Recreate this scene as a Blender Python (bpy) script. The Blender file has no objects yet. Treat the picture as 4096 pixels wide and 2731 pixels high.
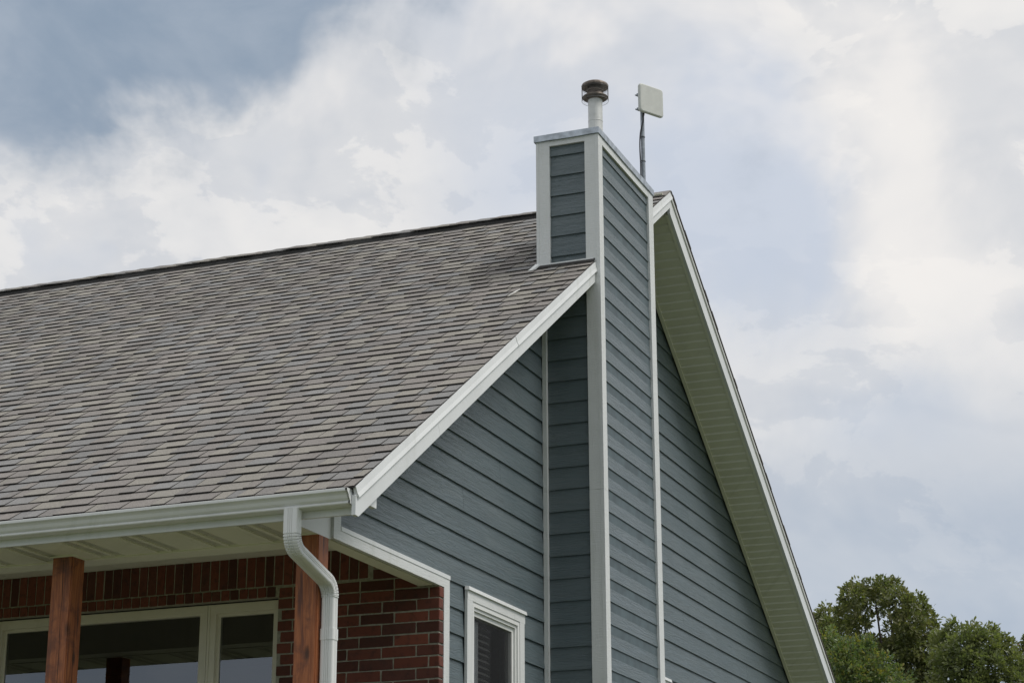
import bpy, bmesh, math, random
from mathutils import Vector, Matrix
rnd = random.Random(7)
R = math.radians
scene = bpy.context.scene
col = scene.collection

# ------------------------------------------------------------------ camera
cam_d = bpy.data.cameras.new('camera'); cam = bpy.data.objects.new('camera', cam_d); col.objects.link(cam)
cam_d.sensor_width = 36.0; cam_d.lens = 70.294; cam_d.clip_start = 0.1; cam_d.clip_end = 3000
YAW, PITCH, ROLL = R(-21.463), R(17.843), R(-0.166)
fw = Vector((math.sin(YAW)*math.cos(PITCH), math.cos(YAW)*math.cos(PITCH), math.sin(PITCH)))
rt = Vector((math.cos(YAW), -math.sin(YAW), 0)); up = rt.cross(fw)
rt2 = rt*math.cos(ROLL) + up*math.sin(ROLL); up2 = -rt*math.sin(ROLL) + up*math.cos(ROLL)
cam.matrix_world = Matrix(((rt2.x, up2.x, -fw.x, 5.36), (rt2.y, up2.y, -fw.y, 0.0), (rt2.z, up2.z, -fw.z, 1.6), (0, 0, 0, 1)))
scene.camera = cam

# ------------------------------------------------------------------ node helper
class NT:
    def __init__(s, nt): s.nt = nt
    def n(s, t, **kw):
        nd = s.nt.nodes.new(t)
        for k, v in kw.items():
            if k.startswith('i_'):
                nd.inputs[k[2:].replace('_', ' ')].default_value = v
            else: setattr(nd, k, v)
        return nd
    def l(s, a, b): s.nt.links.new(a, b)
    def put(s, sock, v):
        if hasattr(v, 'is_output') or hasattr(v, 'links'): s.l(v, sock)
        else: sock.default_value = v
    def m(s, op, a, b=0.0, c=0.0, clamp=False):
        nd = s.nt.nodes.new('ShaderNodeMath'); nd.operation = op; nd.use_clamp = clamp
        s.put(nd.inputs[0], a); s.put(nd.inputs[1], b); s.put(nd.inputs[2], c)
        return nd.outputs[0]
    def step(s, x, a, b):
        nd = s.nt.nodes.new('ShaderNodeMapRange'); nd.interpolation_type = 'SMOOTHSTEP'
        s.put(nd.inputs[0], x); nd.inputs[1].default_value = a; nd.inputs[2].default_value = b
        return nd.outputs[0]
    def rng(s, x, a, b, c, d):
        nd = s.nt.nodes.new('ShaderNodeMapRange'); s.put(nd.inputs[0], x)
        for i, v in enumerate((a, b, c, d)): nd.inputs[1+i].default_value = v
        return nd.outputs[0]
    def mix(s, f, a, b, mode='MIX'):
        nd = s.nt.nodes.new('ShaderNodeMix'); nd.data_type = 'RGBA'; nd.blend_type = mode
        s.put(nd.inputs[0], f); s.put(nd.inputs[6], c4(a)); s.put(nd.inputs[7], c4(b))
        return nd.outputs[2]
    def xyz(s, x, y, z):
        nd = s.nt.nodes.new('ShaderNodeCombineXYZ')
        s.put(nd.inputs[0], x); s.put(nd.inputs[1], y); s.put(nd.inputs[2], z); return nd.outputs[0]
    def sep(s, v):
        nd = s.nt.nodes.new('ShaderNodeSeparateXYZ'); s.l(v, nd.inputs[0]); return nd.outputs
    def noise(s, v, scale, detail=3.0, rough=0.5, dist=0.0):
        nd = s.nt.nodes.new('ShaderNodeTexNoise'); s.l(v, nd.inputs['Vector'])
        nd.inputs['Scale'].default_value = scale; nd.inputs['Detail'].default_value = detail
        nd.inputs['Roughness'].default_value = rough; nd.inputs['Distortion'].default_value = dist
        return nd.outputs['Fac'], nd.outputs['Color']
def c4(c):
    return (c[0], c[1], c[2], 1.0) if isinstance(c, tuple) and len(c) == 3 else c

# ------------------------------------------------------------------ world: hazy summer sky with broken cloud
SUN_EL, SUN_AZ = R(55), R(80)          # azimuth from +Y towards +X
world = bpy.data.worlds.new('World'); scene.world = world; world.use_nodes = True
w = NT(world.node_tree)
for nd in list(world.node_tree.nodes): world.node_tree.nodes.remove(nd)
wout = w.n('ShaderNodeOutputWorld'); wbg = w.n('ShaderNodeBackground'); w.l(wbg.outputs[0], wout.inputs[0])
wbg.inputs['Strength'].default_value = 0.086
world.cycles.sampling_method = 'MANUAL'; world.cycles.sample_map_resolution = 256
sky = w.n('ShaderNodeTexSky'); sky.sky_type = 'NISHITA'; sky.sun_disc = False
sky.sun_elevation = SUN_EL; sky.sun_rotation = SUN_AZ; sky.dust_density = 2.5; sky.ozone_density = 1.5
tc = w.n('ShaderNodeTexCoord'); gen = tc.outputs['Generated']
sx, sy, sz = w.sep(gen)
U0 = w.m('ARCTAN2', sx, sy); V0 = w.m('ARCSINE', sz)
warpf, warpc = w.noise(gen, 6.0, 6.0, 0.58, 0.3)
wr, wg_, wb_ = w.sep(warpc)
U = w.m('ADD', U0, w.m('MULTIPLY', w.m('SUBTRACT', wr, 0.5), 0.22))
V = w.m('ADD', V0, w.m('MULTIPLY', w.m('SUBTRACT', wg_, 0.5), 0.16))
def blob(u, v, su, sv):
    a = w.m('DIVIDE', w.m('SUBTRACT', U, u), su); b = w.m('DIVIDE', w.m('SUBTRACT', V, v), sv)
    q = w.m('ADD', w.m('MULTIPLY', a, a), w.m('MULTIPLY', b, b))
    return w.m('EXPONENT', w.m('MULTIPLY', q, -1.0))
def total(*b):
    r = b[0]
    for x in b[1:]: r = w.m('ADD', r, x)
    return r
def amt(k, b): return w.m('MULTIPLY', b, k)
f1, _ = w.noise(gen, 6.0, 5.0, 0.58, 0.4)
wv = w.n('ShaderNodeVectorMath', operation='MULTIPLY'); w.l(gen, wv.inputs[0]); wv.inputs[1].default_value = (1.0, 1.0, 1.7)
f2, _ = w.noise(wv.outputs[0], 11.0, 7.0, 0.58, 0.25)
f4, _ = w.noise(wv.outputs[0], 8.0, 3.5, 0.5, 0.35)
bil = w.step(w.m('ABSOLUTE', w.m('SUBTRACT', w.m('MULTIPLY', f4, 2.0), 1.0)), 0.0, .17)
f3, _ = w.noise(gen, 2.2, 2.0, 0.5, 0.2)
dark = w.step(total(blob(-.665, .458, .125, .078), blob(-.55, .495, .10, .055), amt(.45, w.step(f3, .60, .78)), w.m('MULTIPLY', w.m('SUBTRACT', f2, .5), 1.1)), 0.26, 0.80)
blue = w.step(total(blob(-.255, .408, .040, .040), amt(.7, blob(-.24, .345, .05, .03)),
                    amt(.30, blob(-.375, .37, .06, .05)), amt(.45, blob(-.52, .395, .03, .04)),
                    amt(.6, blob(-.18, .275, .07, .03)), amt(.5, blob(-.63, .355, .02, .035)), amt(.55, w.step(f3, .50, .70))), 0.25, 1.05)
low = w.m('MULTIPLY', w.m('SUBTRACT', 1.0, w.step(V, .14, .36)), w.rng(f3, .35, .65, .85, 1.0))
brt = w.step(total(blob(-.41, .455, .08, .03), blob(-.284, .468, .10, .035), blob(-.20, .43, .06, .04), blob(-.15, .40, .06, .07),
                   amt(1.2, blob(-.59, .383, .025, .022)), blob(-.13, .32, .05, .03), amt(.8, blob(-.49, .43, .02, .03)), amt(.9, blob(-.62, .30, .05, .03))), .2, 1.0)
puff = total(amt(.34, w.step(f2, .488, .520)), amt(.28, w.step(f2, .36, .62)), amt(.18, w.step(f1, .42, .60)), amt(.20, bil))
cloudw = w.mix(puff, (4.75, 4.95, 5.3), (6.6, 6.5, 6.4))
hazeb = w.mix(0.86, sky.outputs[0], (4.75, 5.2, 6.0))
c = w.mix(w.m('MULTIPLY', blue, 0.8), cloudw, hazeb)
c = w.mix(w.m('MULTIPLY', brt, w.m('MULTIPLY', w.step(f1, .36, .60), .7)), c, (7.2, 6.95, 6.7))
c = w.mix(w.m('MULTIPLY', low, .97), c, w.mix(w.step(f1, .40, .60), (2.55, 3.25, 4.25), (3.5, 4.05, 4.8)))
c = w.mix(w.m('MULTIPLY', dark, .95), c, w.mix(w.step(total(amt(.6, f1), amt(.4, f2)), .36, .62), (1.85, 2.45, 3.25), (2.85, 3.35, 4.05)))
w.l(c, wbg.inputs['Color'])

# ------------------------------------------------------------------ sun behind thin cloud
sd = bpy.data.lights.new('sun', 'SUN'); sun = bpy.data.objects.new('sun', sd); col.objects.link(sun)
sd.energy = 1.5; sd.angle = R(28); sd.color = (1.0, 0.955, 0.89)
sdir = Vector((math.sin(SUN_AZ)*math.cos(SUN_EL), math.cos(SUN_AZ)*math.cos(SUN_EL), math.sin(SUN_EL)))
sun.rotation_euler = sdir.to_track_quat('Z', 'Y').to_euler(); sun.location = (10, 5, 30)

scene.view_settings.view_transform = 'Standard'; scene.view_settings.look = 'None'
scene.view_settings.exposure = 0.58; scene.view_settings.gamma = 1.0; scene.view_settings.use_curve_mapping = False
scene.cycles.max_bounces = 8; scene.cycles.diffuse_bounces = 4; scene.cycles.transparent_max_bounces = 8
scene.cycles.use_denoising = True

# ------------------------------------------------------------------ materials
def material(name):
    m = bpy.data.materials.new(name); m.use_nodes = True
    t = NT(m.node_tree); b = m.node_tree.nodes['Principled BSDF']
    pos = t.n('ShaderNodeNewGeometry').outputs['Position']
    return m, t, b, pos
def bump(t, b, h, dist, strength=1.0):
    nd = t.n('ShaderNodeBump'); nd.inputs['Distance'].default_value = dist; nd.inputs['Strength'].default_value = strength
    t.l(h, nd.inputs['Height']); t.l(nd.outputs[0], b.inputs['Normal'])
MAT = {}

def mk_siding():
    m, t, b, pos = material('painted_siding')
    x, y, z = t.sep(pos); rv = t.n('ShaderNodeObjectInfo').outputs['Random']
    u = t.m('ADD', t.m('ADD', x, y), t.m('MULTIPLY', rv, 37.0))
    zz = t.m('ADD', z, t.m('MULTIPLY', rv, 5.0))
    gv = t.xyz(t.m('MULTIPLY', u, 2.2), t.m('MULTIPLY', zz, 34.0), 0.0)
    g, _ = t.noise(gv, 1.0, 4.0, 0.55, 1.6)
    gw = t.m('SINE', t.m('MULTIPLY', g, 26.0))
    big, _ = t.noise(pos, 1.3, 4.0, 0.6)
    str_, _ = t.noise(t.xyz(t.m('MULTIPLY', u, 0.9), t.m('MULTIPLY', zz, 7.0), 0.0), 1.0, 5.0, 0.65, 0.3)
    cc = t.mix(t.step(big, .3, .7), (.094, .126, .140), (.110, .142, .155))
    cc = t.mix(t.m('MULTIPLY', t.step(str_, .48, .75), .35), cc, (.160, .190, .200))
    cc = t.mix(t.m('MULTIPLY', rv, .30), cc, (.055, .085, .098))
    t.l(cc, b.inputs['Base Color'])
    b.inputs['Specular IOR Level'].default_value = .65
    t.l(t.rng(str_, .3, .7, .36, .50), b.inputs['Roughness'])
    bump(t, b, t.m('ADD', t.m('MULTIPLY', gw, .4), t.m('MULTIPLY', g, 1.2)), .0024, .8)
    MAT['siding'] = m
mk_siding()

def mk_trim(name, rough_sawn, base=(.66, .68, .68), rough=.55):
    m, t, b, pos = material(name)
    x, y, z = t.sep(pos)
    u = t.m('ADD', x, y)
    d, _ = t.noise(pos, 3.0, 5.0, .6)
    st, _ = t.noise(t.xyz(t.m('MULTIPLY', u, 9.0), t.m('MULTIPLY', z, .8), 0.0), 1.0, 4.0, .6)
    cc = t.mix(t.m('MULTIPLY', t.step(d, .40, .75), .5), base, tuple(v*.86 for v in base))
    cc = t.mix(t.m('MULTIPLY', t.step(st, .52, .78), .6), cc, tuple(v*k for v, k in zip(base, (.78, .79, .74))))
    t.l(cc, b.inputs['Base Color']); b.inputs['Roughness'].default_value = rough
    if rough_sawn:
        a, _ = t.noise(t.xyz(t.m('MULTIPLY', u, 14.0), t.m('MULTIPLY', z, 120.0), 0.0), 1.0, 3.0, .6, .6)
        a2, _ = t.noise(t.xyz(t.m('MULTIPLY', u, 160.0), t.m('MULTIPLY', z, 9.0), 0.0), 1.0, 3.0, .6)
        bump(t, b, t.m('ADD', a, a2), .0036, .8)
    else:
        bump(t, b, d, .002, .35)
    MAT[name] = m
mk_trim('rough_trim', True)
mk_trim('smooth_trim', False, (.68, .70, .705), .42)
mk_trim('vinyl_white', False, (.74, .75, .74), .40)
mk_trim('vinyl_soffit', False, (.77, .765, .645), .5)
mk_trim('window_vinyl', False, (.68, .65, .54), .4)

def mk_shingle():
    m, t, b, pos = material('shingle_granules')
    at = t.n('ShaderNodeAttribute', attribute_name='Col').outputs['Color']
    g, gc = t.noise(pos, 260.0, 2.0, .7)
    g2, _ = t.noise(pos, 75.0, 2.0, .6)
    big, _ = t.noise(pos, .9, 4.0, .6)
    rv = t.n('ShaderNodeObjectInfo').outputs['Random']
    k = t.m('ADD', t.rng(g, .3, .7, .66, 1.34), t.rng(g2, .3, .7, -.13, .13))
    px_, py_, pz_ = t.sep(pos)
    stk, _ = t.noise(t.xyz(t.m('MULTIPLY', px_, 3.2), t.m('MULTIPLY', py_, .5), 0.0), 1.0, 4.0, .6)
    k = t.m('MULTIPLY', k, t.rng(big, .3, .7, .90, 1.09)); k = t.m('MULTIPLY', k, t.rng(stk, .3, .7, .93, 1.06))
    hsv = t.n('ShaderNodeHueSaturation'); t.l(at, hsv.inputs['Color']); t.l(k, hsv.inputs['Value'])
    t.l(hsv.outputs[0], b.inputs['Base Color']); b.inputs['Roughness'].default_value = .88
    b.inputs['Specular IOR Level'].default_value = .3
    bump(t, b, g2, .003, .6)
    MAT['shingle'] = m
mk_shingle()

def mk_brick():
    m, t, b, pos = material('red_brick')
    rv = t.n('ShaderNodeObjectInfo').outputs['Random']
    ramp = t.n('ShaderNodeValToRGB'); e = ramp.color_ramp.elements
    e[0].position = 0; e[0].color = (.060, .018, .012, 1); e[1].position = 1; e[1].color = (.205, .056, .032, 1)
    for p, cc in ((.3, (.130, .034, .020)), (.55, (.160, .043, .026)), (.75, (.085, .029, .021))):
        k = e.new(p); k.color = c4(cc)
    t.l(rv, ramp.inputs[0])
    a, _ = t.noise(pos, 22.0, 5.0, .65); f, _ = t.noise(pos, 160.0, 3.0, .6)
    cc = t.mix(t.m('MULTIPLY', t.step(a, .48, .72), .65), ramp.outputs[0], (.036, .015, .012))
    cc = t.mix(t.m('MULTIPLY', t.step(f, .60, .78), .35), cc, (.30, .16, .12))
    t.l(cc, b.inputs['Base Color']); b.inputs['Roughness'].default_value = .82
    bump(t, b, t.m('ADD', a, t.m('MULTIPLY', f, .5)), .004, .7)
    MAT['brick'] = m
    m, t, b, pos = material('mortar')
    a, _ = t.noise(pos, 40.0, 5.0, .7); p_, _ = t.noise(pos, 9.0, 3.0, .6)
    cc = t.mix(t.step(a, .35, .7), (.25, .24, .20), (.37, .355, .29))
    cc = t.mix(t.m('MULTIPLY', t.step(p_, .58, .7), .5), cc, (.42, .40, .36))
    t.l(cc, b.inputs['Base Color']); b.inputs['Roughness'].default_value = .95; bump(t, b, a, .004, .8)
    MAT['mortar'] = m
mk_brick()

def mk_wood():
    m, t, b, pos = material('stained_cedar')
    x, y, z = t.sep(pos); rv = t.n('ShaderNodeObjectInfo').outputs['Random']
    k1 = t.n('ShaderNodeTexVoronoi'); k1.inputs['Scale'].default_value = 1.0
    kv = t.xyz(t.m('MULTIPLY', x, 9.0), t.m('MULTIPLY', y, 9.0), t.m('ADD', t.m('MULTIPLY', z, 3.1), t.m('MULTIPLY', rv, 7.0)))
    t.l(kv, k1.inputs['Vector'])
    kn = t.m('SUBTRACT', 1.0, t.step(k1.outputs['Distance'], .05, .22))
    bend, _ = t.noise(t.xyz(t.m('MULTIPLY', x, 5.0), t.m('MULTIPLY', y, 5.0), t.m('MULTIPLY', z, 2.0)), 1.0, 3.0, .5)
    off = t.m('MULTIPLY', bend, .07)
    gv = t.xyz(t.m('MULTIPLY', t.m('ADD', x, off), 70.0), t.m('MULTIPLY', t.m('ADD', y, off), 70.0), t.m('MULTIPLY', z, 3.5))
    g, _ = t.noise(gv, 1.0, 4.0, .6, .4)
    p_, _ = t.noise(pos, 7.0, 5.0, .65, .5)
    st, _ = t.noise(t.xyz(t.m('MULTIPLY', x, 22.0), t.m('MULTIPLY', y, 22.0), t.m('MULTIPLY', z, 1.3)), 1.0, 4.0, .6, .5)
    cc = t.mix(t.step(g, .3, .7), (.25, .075, .026), (.42, .145, .052))
    cc = t.mix(t.m('MULTIPLY', t.step(p_, .47, .66), .78), cc, (.15, .052, .028))
    cc = t.mix(t.m('MULTIPLY', t.step(st, .50, .64), .85), cc, (.105, .040, .028))
    cc = t.mix(t.m('MULTIPLY', kn, .85), cc, (.035, .016, .010))
    fine, _ = t.noise(pos, 180.0, 2.0, .6)
    cc = t.mix(t.m('MULTIPLY', t.step(fine, .6, .75), .3), cc, (.45, .20, .09))
    t.l(cc, b.inputs['Base Color']); b.inputs['Roughness'].default_value = .6
    bump(t, b, t.m('SUBTRACT', g, t.m('MULTIPLY', kn, .8)), .004, .8)
    MAT['cedar'] = m
mk_wood()

def simple(name, colr, rough=.5, metal=0.0, nscale=6.0, var=.2, bdist=.001):
    m, t, b, pos = material(name)
    a, _ = t.noise(pos, nscale, 5.0, .6)
    t.l(t.mix(t.step(a, .3, .7), tuple(v*(1-var) for v in colr), tuple(v*(1+var) for v in colr)), b.inputs['Base Color'])
    b.inputs['Roughness'].default_value = rough; b.inputs['Metallic'].default_value = metal
    bump(t, b, a, bdist, .5); MAT[name] = m; return m
simple('galvanised', (.40, .44, .48), .42, .75, 14.0, .25)
simple('pipe_metal', (.60, .61, .60), .55, .25, 9.0, .10)
simple('cap_metal', (.16, .135, .115), .5, .7, 30.0, .35)
simple('wire_metal', (.25, .25, .25), .4, .9)
simple('antenna_plastic', (.54, .555, .525), .5, 0, 12.0, .05)
simple('mast_metal', (.24, .265, .285), .45, .8, 20.0, .2)
simple('black_rubber', (.02, .02, .022), .5)
simple('black_felt', (.018, .017, .017), .8, 0, 30.0, .3)
simple('vent_plastic', (.020, .019, .018), .7, 0, 30.0, .3)
simple('dark_room', (.03, .028, .026), .9)
simple('bark', (.075, .06, .048), .9, 0, 20.0, .35, .02)
simple('sheathing', (.075, .105, .118), .6)
simple('feather_white', (.75, .75, .72), .7)
simple('curtain_cloth', (.90, .88, .92), .9, 0, 20.0, .1)
simple('reflection_slats', (.30, .29, .28), .8, 0, 20.0, .1)  # grey for the added slats that stand for a reflection
simple('concrete', (.33, .32, .30), .9, 0, 8.0, .15)

def mk_glass():
    m = bpy.data.materials.new('window_glass'); m.use_nodes = True; t = NT(m.node_tree); ns = m.node_tree.nodes
    ns.remove(ns['Principled BSDF']); out = ns['Material Output']
    lw = t.n('ShaderNodeFresnel'); lw.inputs['IOR'].default_value = 2.3
    tr = t.n('ShaderNodeBsdfTransparent'); tr.inputs[0].default_value = (.72, .76, .74, 1)
    gl = t.n('ShaderNodeBsdfGlossy'); gl.inputs['Roughness'].default_value = .0; gl.inputs[0].default_value = (.96, .98, 1, 1)
    mx = t.n('ShaderNodeMixShader'); t.l(lw.outputs[0], mx.inputs[0]); t.l(tr.outputs[0], mx.inputs[1]); t.l(gl.outputs[0], mx.inputs[2])
    t.l(mx.outputs[0], out.inputs[0]); MAT['glass'] = m
    m2 = m.copy(); m2.name = 'window_glass_plain'
    for nd in m2.node_tree.nodes:
        if nd.bl_idname == 'ShaderNodeFresnel': nd.inputs['IOR'].default_value = 1.25
    MAT['glass_plain'] = m2
    m, t, b, pos = material('insect_screen')
    b.inputs['Base Color'].default_value = (.020, .020, .022, 1); b.inputs['Roughness'].default_value = .7
    a, _ = t.noise(pos, 5.0, 3.0, .5)
    t.l(t.rng(a, .3, .7, .40, .46), b.inputs['Alpha']); MAT['screen'] = m
    m, t, b, pos = material('wire_mesh')
    b.inputs['Base Color'].default_value = (.22, .21, .20, 1); b.inputs['Roughness'].default_value = .5; b.inputs['Metallic'].default_value = .7
    x, y, z = t.sep(pos)
    ang = t.m('ARCTAN2', t.m('SUBTRACT', y, 15.05), t.m('SUBTRACT', x, .225))
    a = t.m('GREATER_THAN', t.m('FRACT', t.m('MULTIPLY', ang, 14.0)), .94); c_ = t.m('GREATER_THAN', t.m('FRACT', t.m('MULTIPLY', z, 85.0)), .94)
    t.l(t.m('MAXIMUM', a, c_), b.inputs['Alpha']); MAT['mesh'] = m
mk_glass()

def mk_leaf():
    m = bpy.data.materials.new('leaf'); m.use_nodes = True; t = NT(m.node_tree); ns = m.node_tree.nodes
    b = ns['Principled BSDF']; out = ns['Material Output']
    at = t.n('ShaderNodeAttribute', attribute_name='Col').outputs['Color']
    t.l(at, b.inputs['Base Color']); b.inputs['Roughness'].default_value = .42; b.inputs['Specular IOR Level'].default_value = .55
    tl = t.n('ShaderNodeBsdfTranslucent'); t.l(t.mix(1.0, at, (1.0, 1.15, .5), 'MULTIPLY'), tl.inputs[0])
    mx = t.n('ShaderNodeMixShader'); mx.inputs[0].default_value = .42
    t.l(b.outputs[0], mx.inputs[1]); t.l(tl.outputs[0], mx.inputs[2]); t.l(mx.outputs[0], out.inputs[0]); MAT['leaf'] = m
    m, t, b, pos = material('lawn')
    a, _ = t.noise(pos, .25, 5.0, .6); f, _ = t.noise(pos, 30.0, 4.0, .7)
    cc = t.mix(t.step(a, .3, .7), (.090, .103, .044), (.112, .124, .052)); cc = t.mix(t.m('MULTIPLY', t.step(f, .4, .7), .5), cc, (.06, .085, .022))
    t.l(cc, b.inputs['Base Color']); b.inputs['Roughness'].default_value = .95; bump(t, b, f, .03, .8); MAT['lawn'] = m
mk_leaf()

# ------------------------------------------------------------------ mesh helpers (all shapes in world coordinates)
class MB:
    def __init__(s, raw=False): s.v = []; s.f = []; s.c = []; s.raw = raw
    def face(s, pts, colr=None):
        i = len(s.v); s.v += [tuple(p) for p in pts]; s.f.append(tuple(range(i, i+len(pts)))); s.c.append(colr)
    def hexa(s, p, colr=None, side=None):      # 4 bottom, 4 top, same winding (counter-clockwise from above)
        i = len(s.v); s.v += [tuple(q) for q in p]
        for q in ((3, 2, 1, 0), (4, 5, 6, 7), (0, 1, 5, 4), (1, 2, 6, 5), (2, 3, 7, 6), (3, 0, 4, 7)):
            s.f.append(tuple(i+k for k in q)); s.c.append(colr if (side is None or q[0] == 4) else side)
    def box(s, x0, x1, y0, y1, z0, z1, colr=None):
        s.hexa([(x0, y0, z0), (x1, y0, z0), (x1, y1, z0), (x0, y1, z0), (x0, y0, z1), (x1, y0, z1), (x1, y1, z1), (x0, y1, z1)], colr)
    def prism_x(s, poly, x0, x1):   # poly in (y, z), extruded along x
        n = len(poly); i = len(s.v)
        s.v += [(x0, y, z) for y, z in poly] + [(x1, y, z) for y, z in poly]
        s.f.append(tuple(i+k for k in range(n))[::-1]); s.f.append(tuple(i+n+k for k in range(n)))
        for k in range(n):
            a, b = k, (k+1) % n; s.f.append((i+a, i+b, i+n+b, i+n+a))
        s.c += [None]*(n+2)
    def rings(s, rings, close=True, caps=True):
        n = len(rings[0]); i = len(s.v)
        for r in rings: s.v += [tuple(p) for p in r]
        for a in range(len(rings)-1):
            for k in range(n if close else n-1):
                b = (k+1) % n
                s.f.append((i+a*n+k, i+a*n+b, i+(a+1)*n+b, i+(a+1)*n+k)); s.c.append(None)
        if caps:
            s.f.append(tuple(i+k for k in range(n))[::-1]); s.f.append(tuple(i+(len(rings)-1)*n+k for k in range(n))); s.c += [None, None]
    def lathe(s, prof, cx, cy, n=32, caps=False):
        s.rings([[(cx+r*math.cos(2*PI*k/n), cy+r*math.sin(2*PI*k/n), z) for k in range(n)] for r, z in prof], True, caps)
    def tube(s, pts, rad, n=8):
        rr = []
        for i, p in enumerate(pts):
            p = Vector(p); d = (Vector(pts[min(i+1, len(pts)-1)])-Vector(pts[max(i-1, 0)])).normalized()
            a = d.cross(Vector((0.31, .17, .93))).normalized(); b = d.cross(a); r = rad[i] if isinstance(rad, (list, tuple)) else rad
            rr.append([p+a*r*math.cos(2*PI*k/n)+b*r*math.sin(2*PI*k/n) for k in range(n)])
        s.rings(rr)
    def mesh(s, name, smooth=False):
        me = bpy.data.meshes.new(name); me.from_pydata(s.v, [], s.f); me.update()
        bm = bmesh.new(); bm.from_mesh(me)
        if not any(s.c) and not s.raw: bmesh.ops.recalc_face_normals(bm, faces=bm.faces)
        if smooth:
            for f in bm.faces: f.smooth = len(f.verts) < 6
        bm.to_mesh(me); bm.free()
        if any(s.c):
            at = me.color_attributes.new('Col', 'FLOAT_COLOR', 'CORNER')
            for p in me.polygons:
                cc = s.c[p.index]
                for li in p.loop_indices: at.data[li].color = (cc[0], cc[1], cc[2], 1.0)
        return me
PI = math.pi
def link(name, me, mat, parent=None, loc=None):
    o = bpy.data.objects.new(name, me); col.objects.link(o)
    if me is not None and mat is not None and not me.materials: me.materials.append(MAT[mat])
    if loc is not None: o.location = loc
    if parent is not None: o.parent = parent
    if parent is not None: o.matrix_parent_inverse = Matrix.Translation(-PW.get(parent.name, Vector((0, 0, 0))))
    PW[o.name] = PW.get(parent.name, Vector((0, 0, 0)))*0 if False else Vector((0, 0, 0))
    return o
PW = {}
def obj(name, mb, mat, parent=None, smooth=False, sharp=None):
    me = mb.mesh(name, smooth)
    if smooth and sharp is not None:
        try: me.set_sharp_from_angle(angle=R(sharp))
        except Exception: pass
    return link(name, me, mat, parent)
def root(name, loc, label, cat, group=None):
    o = bpy.data.objects.new(name, None); col.objects.link(o); o.location = loc; PW[o.name] = Vector(loc)
    o.empty_display_size = .3; o['label'] = label; o['category'] = cat
    if group: o['group'] = group
    return o
def box(name, mat, parent, *a):
    mb = MB(); mb.box(*a); return obj(name, mb, mat, parent)

# ------------------------------------------------------------------ ground
def gz(x, y):
    t_ = min(max((y-2.0)/6.5, 0), 1); return 1.2*t_*t_*(3-2*t_)
mb = MB(); xs = [-400, -150, -60, -25, -12, -6, 0, 6, 12, 25, 60, 150, 400]
ys = [-400, -150, -60, -25, -10, 0, 1.5, 2.5, 3.5, 4.5, 5.5, 6.5, 7.5, 8.7, 12, 25, 60, 150, 450]
for i in range(len(xs)-1):
    for j in range(len(ys)-1):
        mb.face([(xs[a], ys[b], gz(xs[a], ys[b])) for a, b in ((i, j), (i+1, j), (i+1, j+1), (i, j+1))])
ground = obj('ground', mb, 'lawn'); ground['kind'] = 'structure'

# ------------------------------------------------------------------ house
XL = -11.0                       # far (hidden) end of the house
EY, EZ, K = 10.03, 4.318, 0.6577 # eave edge, roof pitch at the front
AY, AZ, KB = 16.476, 8.556, 0.628
GZ = 1.15
def zf(y): return EZ + K*(y-EY)
def zb(y): return AZ - KB*(y-AY)
house = root('house', (-4.0, 14.0, GZ), 'house with slate-blue lap siding, brown shingle roof, tall sided chimney and brick porch', 'house')

# roof deck
roof = MB()
roof.prism_x([(EY+.02, zf(EY+.02)-.05), (EY+.02, zf(EY+.02)-.006), (AY, AZ-.008), (23.4, zb(23.4)-.008), (23.4, zb(23.4)-.05), (AY, AZ-.055)], XL, .440)
roof = obj('roof', roof, 'black_felt', house)

# shingles ------------------------------------------------------
EXP = .1475; S0 = -.013; cs = 1/math.sqrt(1+K*K); sn = K*cs
PAL = [(0.2217, 0.2067, 0.1932), (0.228, 0.2117, 0.197), (0.257, 0.2424, 0.2157), (0.2518, 0.239, 0.2145), (0.2222, 0.2204, 0.2171), (0.2031, 0.1932, 0.1846), (0.2167, 0.2017, 0.1895), (0.2122, 0.2106, 0.2075)]
EDGE = (.030, .027, .025)      # bare asphalt on the cut edges
def roofpt(x, s_, h):            # distance s_ up the slope from the eave, h above the deck
    return (x, EY + s_*cs - h*sn, EZ + s_*sn + h*cs)
pieces = []
row = 0
CH = (-.055, 14.315, 15.79)
while S0 + row*EXP < 7.60:
    s0 = S0 + row*EXP; x = -9.2 + rnd.uniform(-.3, 0); thick = rnd.random() < .5; last = None
    while x < .45:
        wd = rnd.choice((.085, .11, .14, .165, .19, .215)) + rnd.uniform(-.012, .012)
        xe = .4515+(row % 3)*.0007; x1 = min(x+wd, xe)
        if x1 > .40: x1 = xe
        ci = rnd.randrange(len(PAL))
        if last == ci: ci = (ci+3) % len(PAL)
        last = ci
        ym = EY + (s0+EXP*.5)*cs
        if not (x1 > CH[0] and CH[1]-.0 < ym < CH[2]):
            pieces.append((x, x1, s0, thick, ci))
        elif x < CH[0]:
            pieces.append((x, CH[0], s0, thick, ci))
        thick = not thick if rnd.random() < .95 else thick
        x = x1
    row += 1
campos = Vector((5.36, 0, 1.6))
def score(p):
    cpt = Vector(roofpt((p[0]+p[1])/2, p[2]+EXP/2, 0)); d = (cpt-campos)
    # outside the frame on the left: not in view
    r = d.dot(rt2)/d.dot(fw)
    if r < -.262: return 0
    return (p[1]-p[0])/d.length_squared
pieces.sort(key=score, reverse=True)
def shingle_pts(x0, x1, s0, thick, skew):
    hb = .0098 if thick else .0050; L = EXP+.022
    tl, tr = skew
    g = .0026
    b0 = .001
    a = [(x0+g+tl, s0, b0), (x1-g+tr, s0, b0), (x1-g, s0+L, -.003), (x0+g, s0+L, -.003)]
    t_ = [(x0+g+tl, s0, hb+.0045), (x1-g+tr, s0, hb+.0045), (x1-g, s0+L, .0012), (x0+g, s0+L, .0012)]
    return a+t_
SHM = {}
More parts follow.
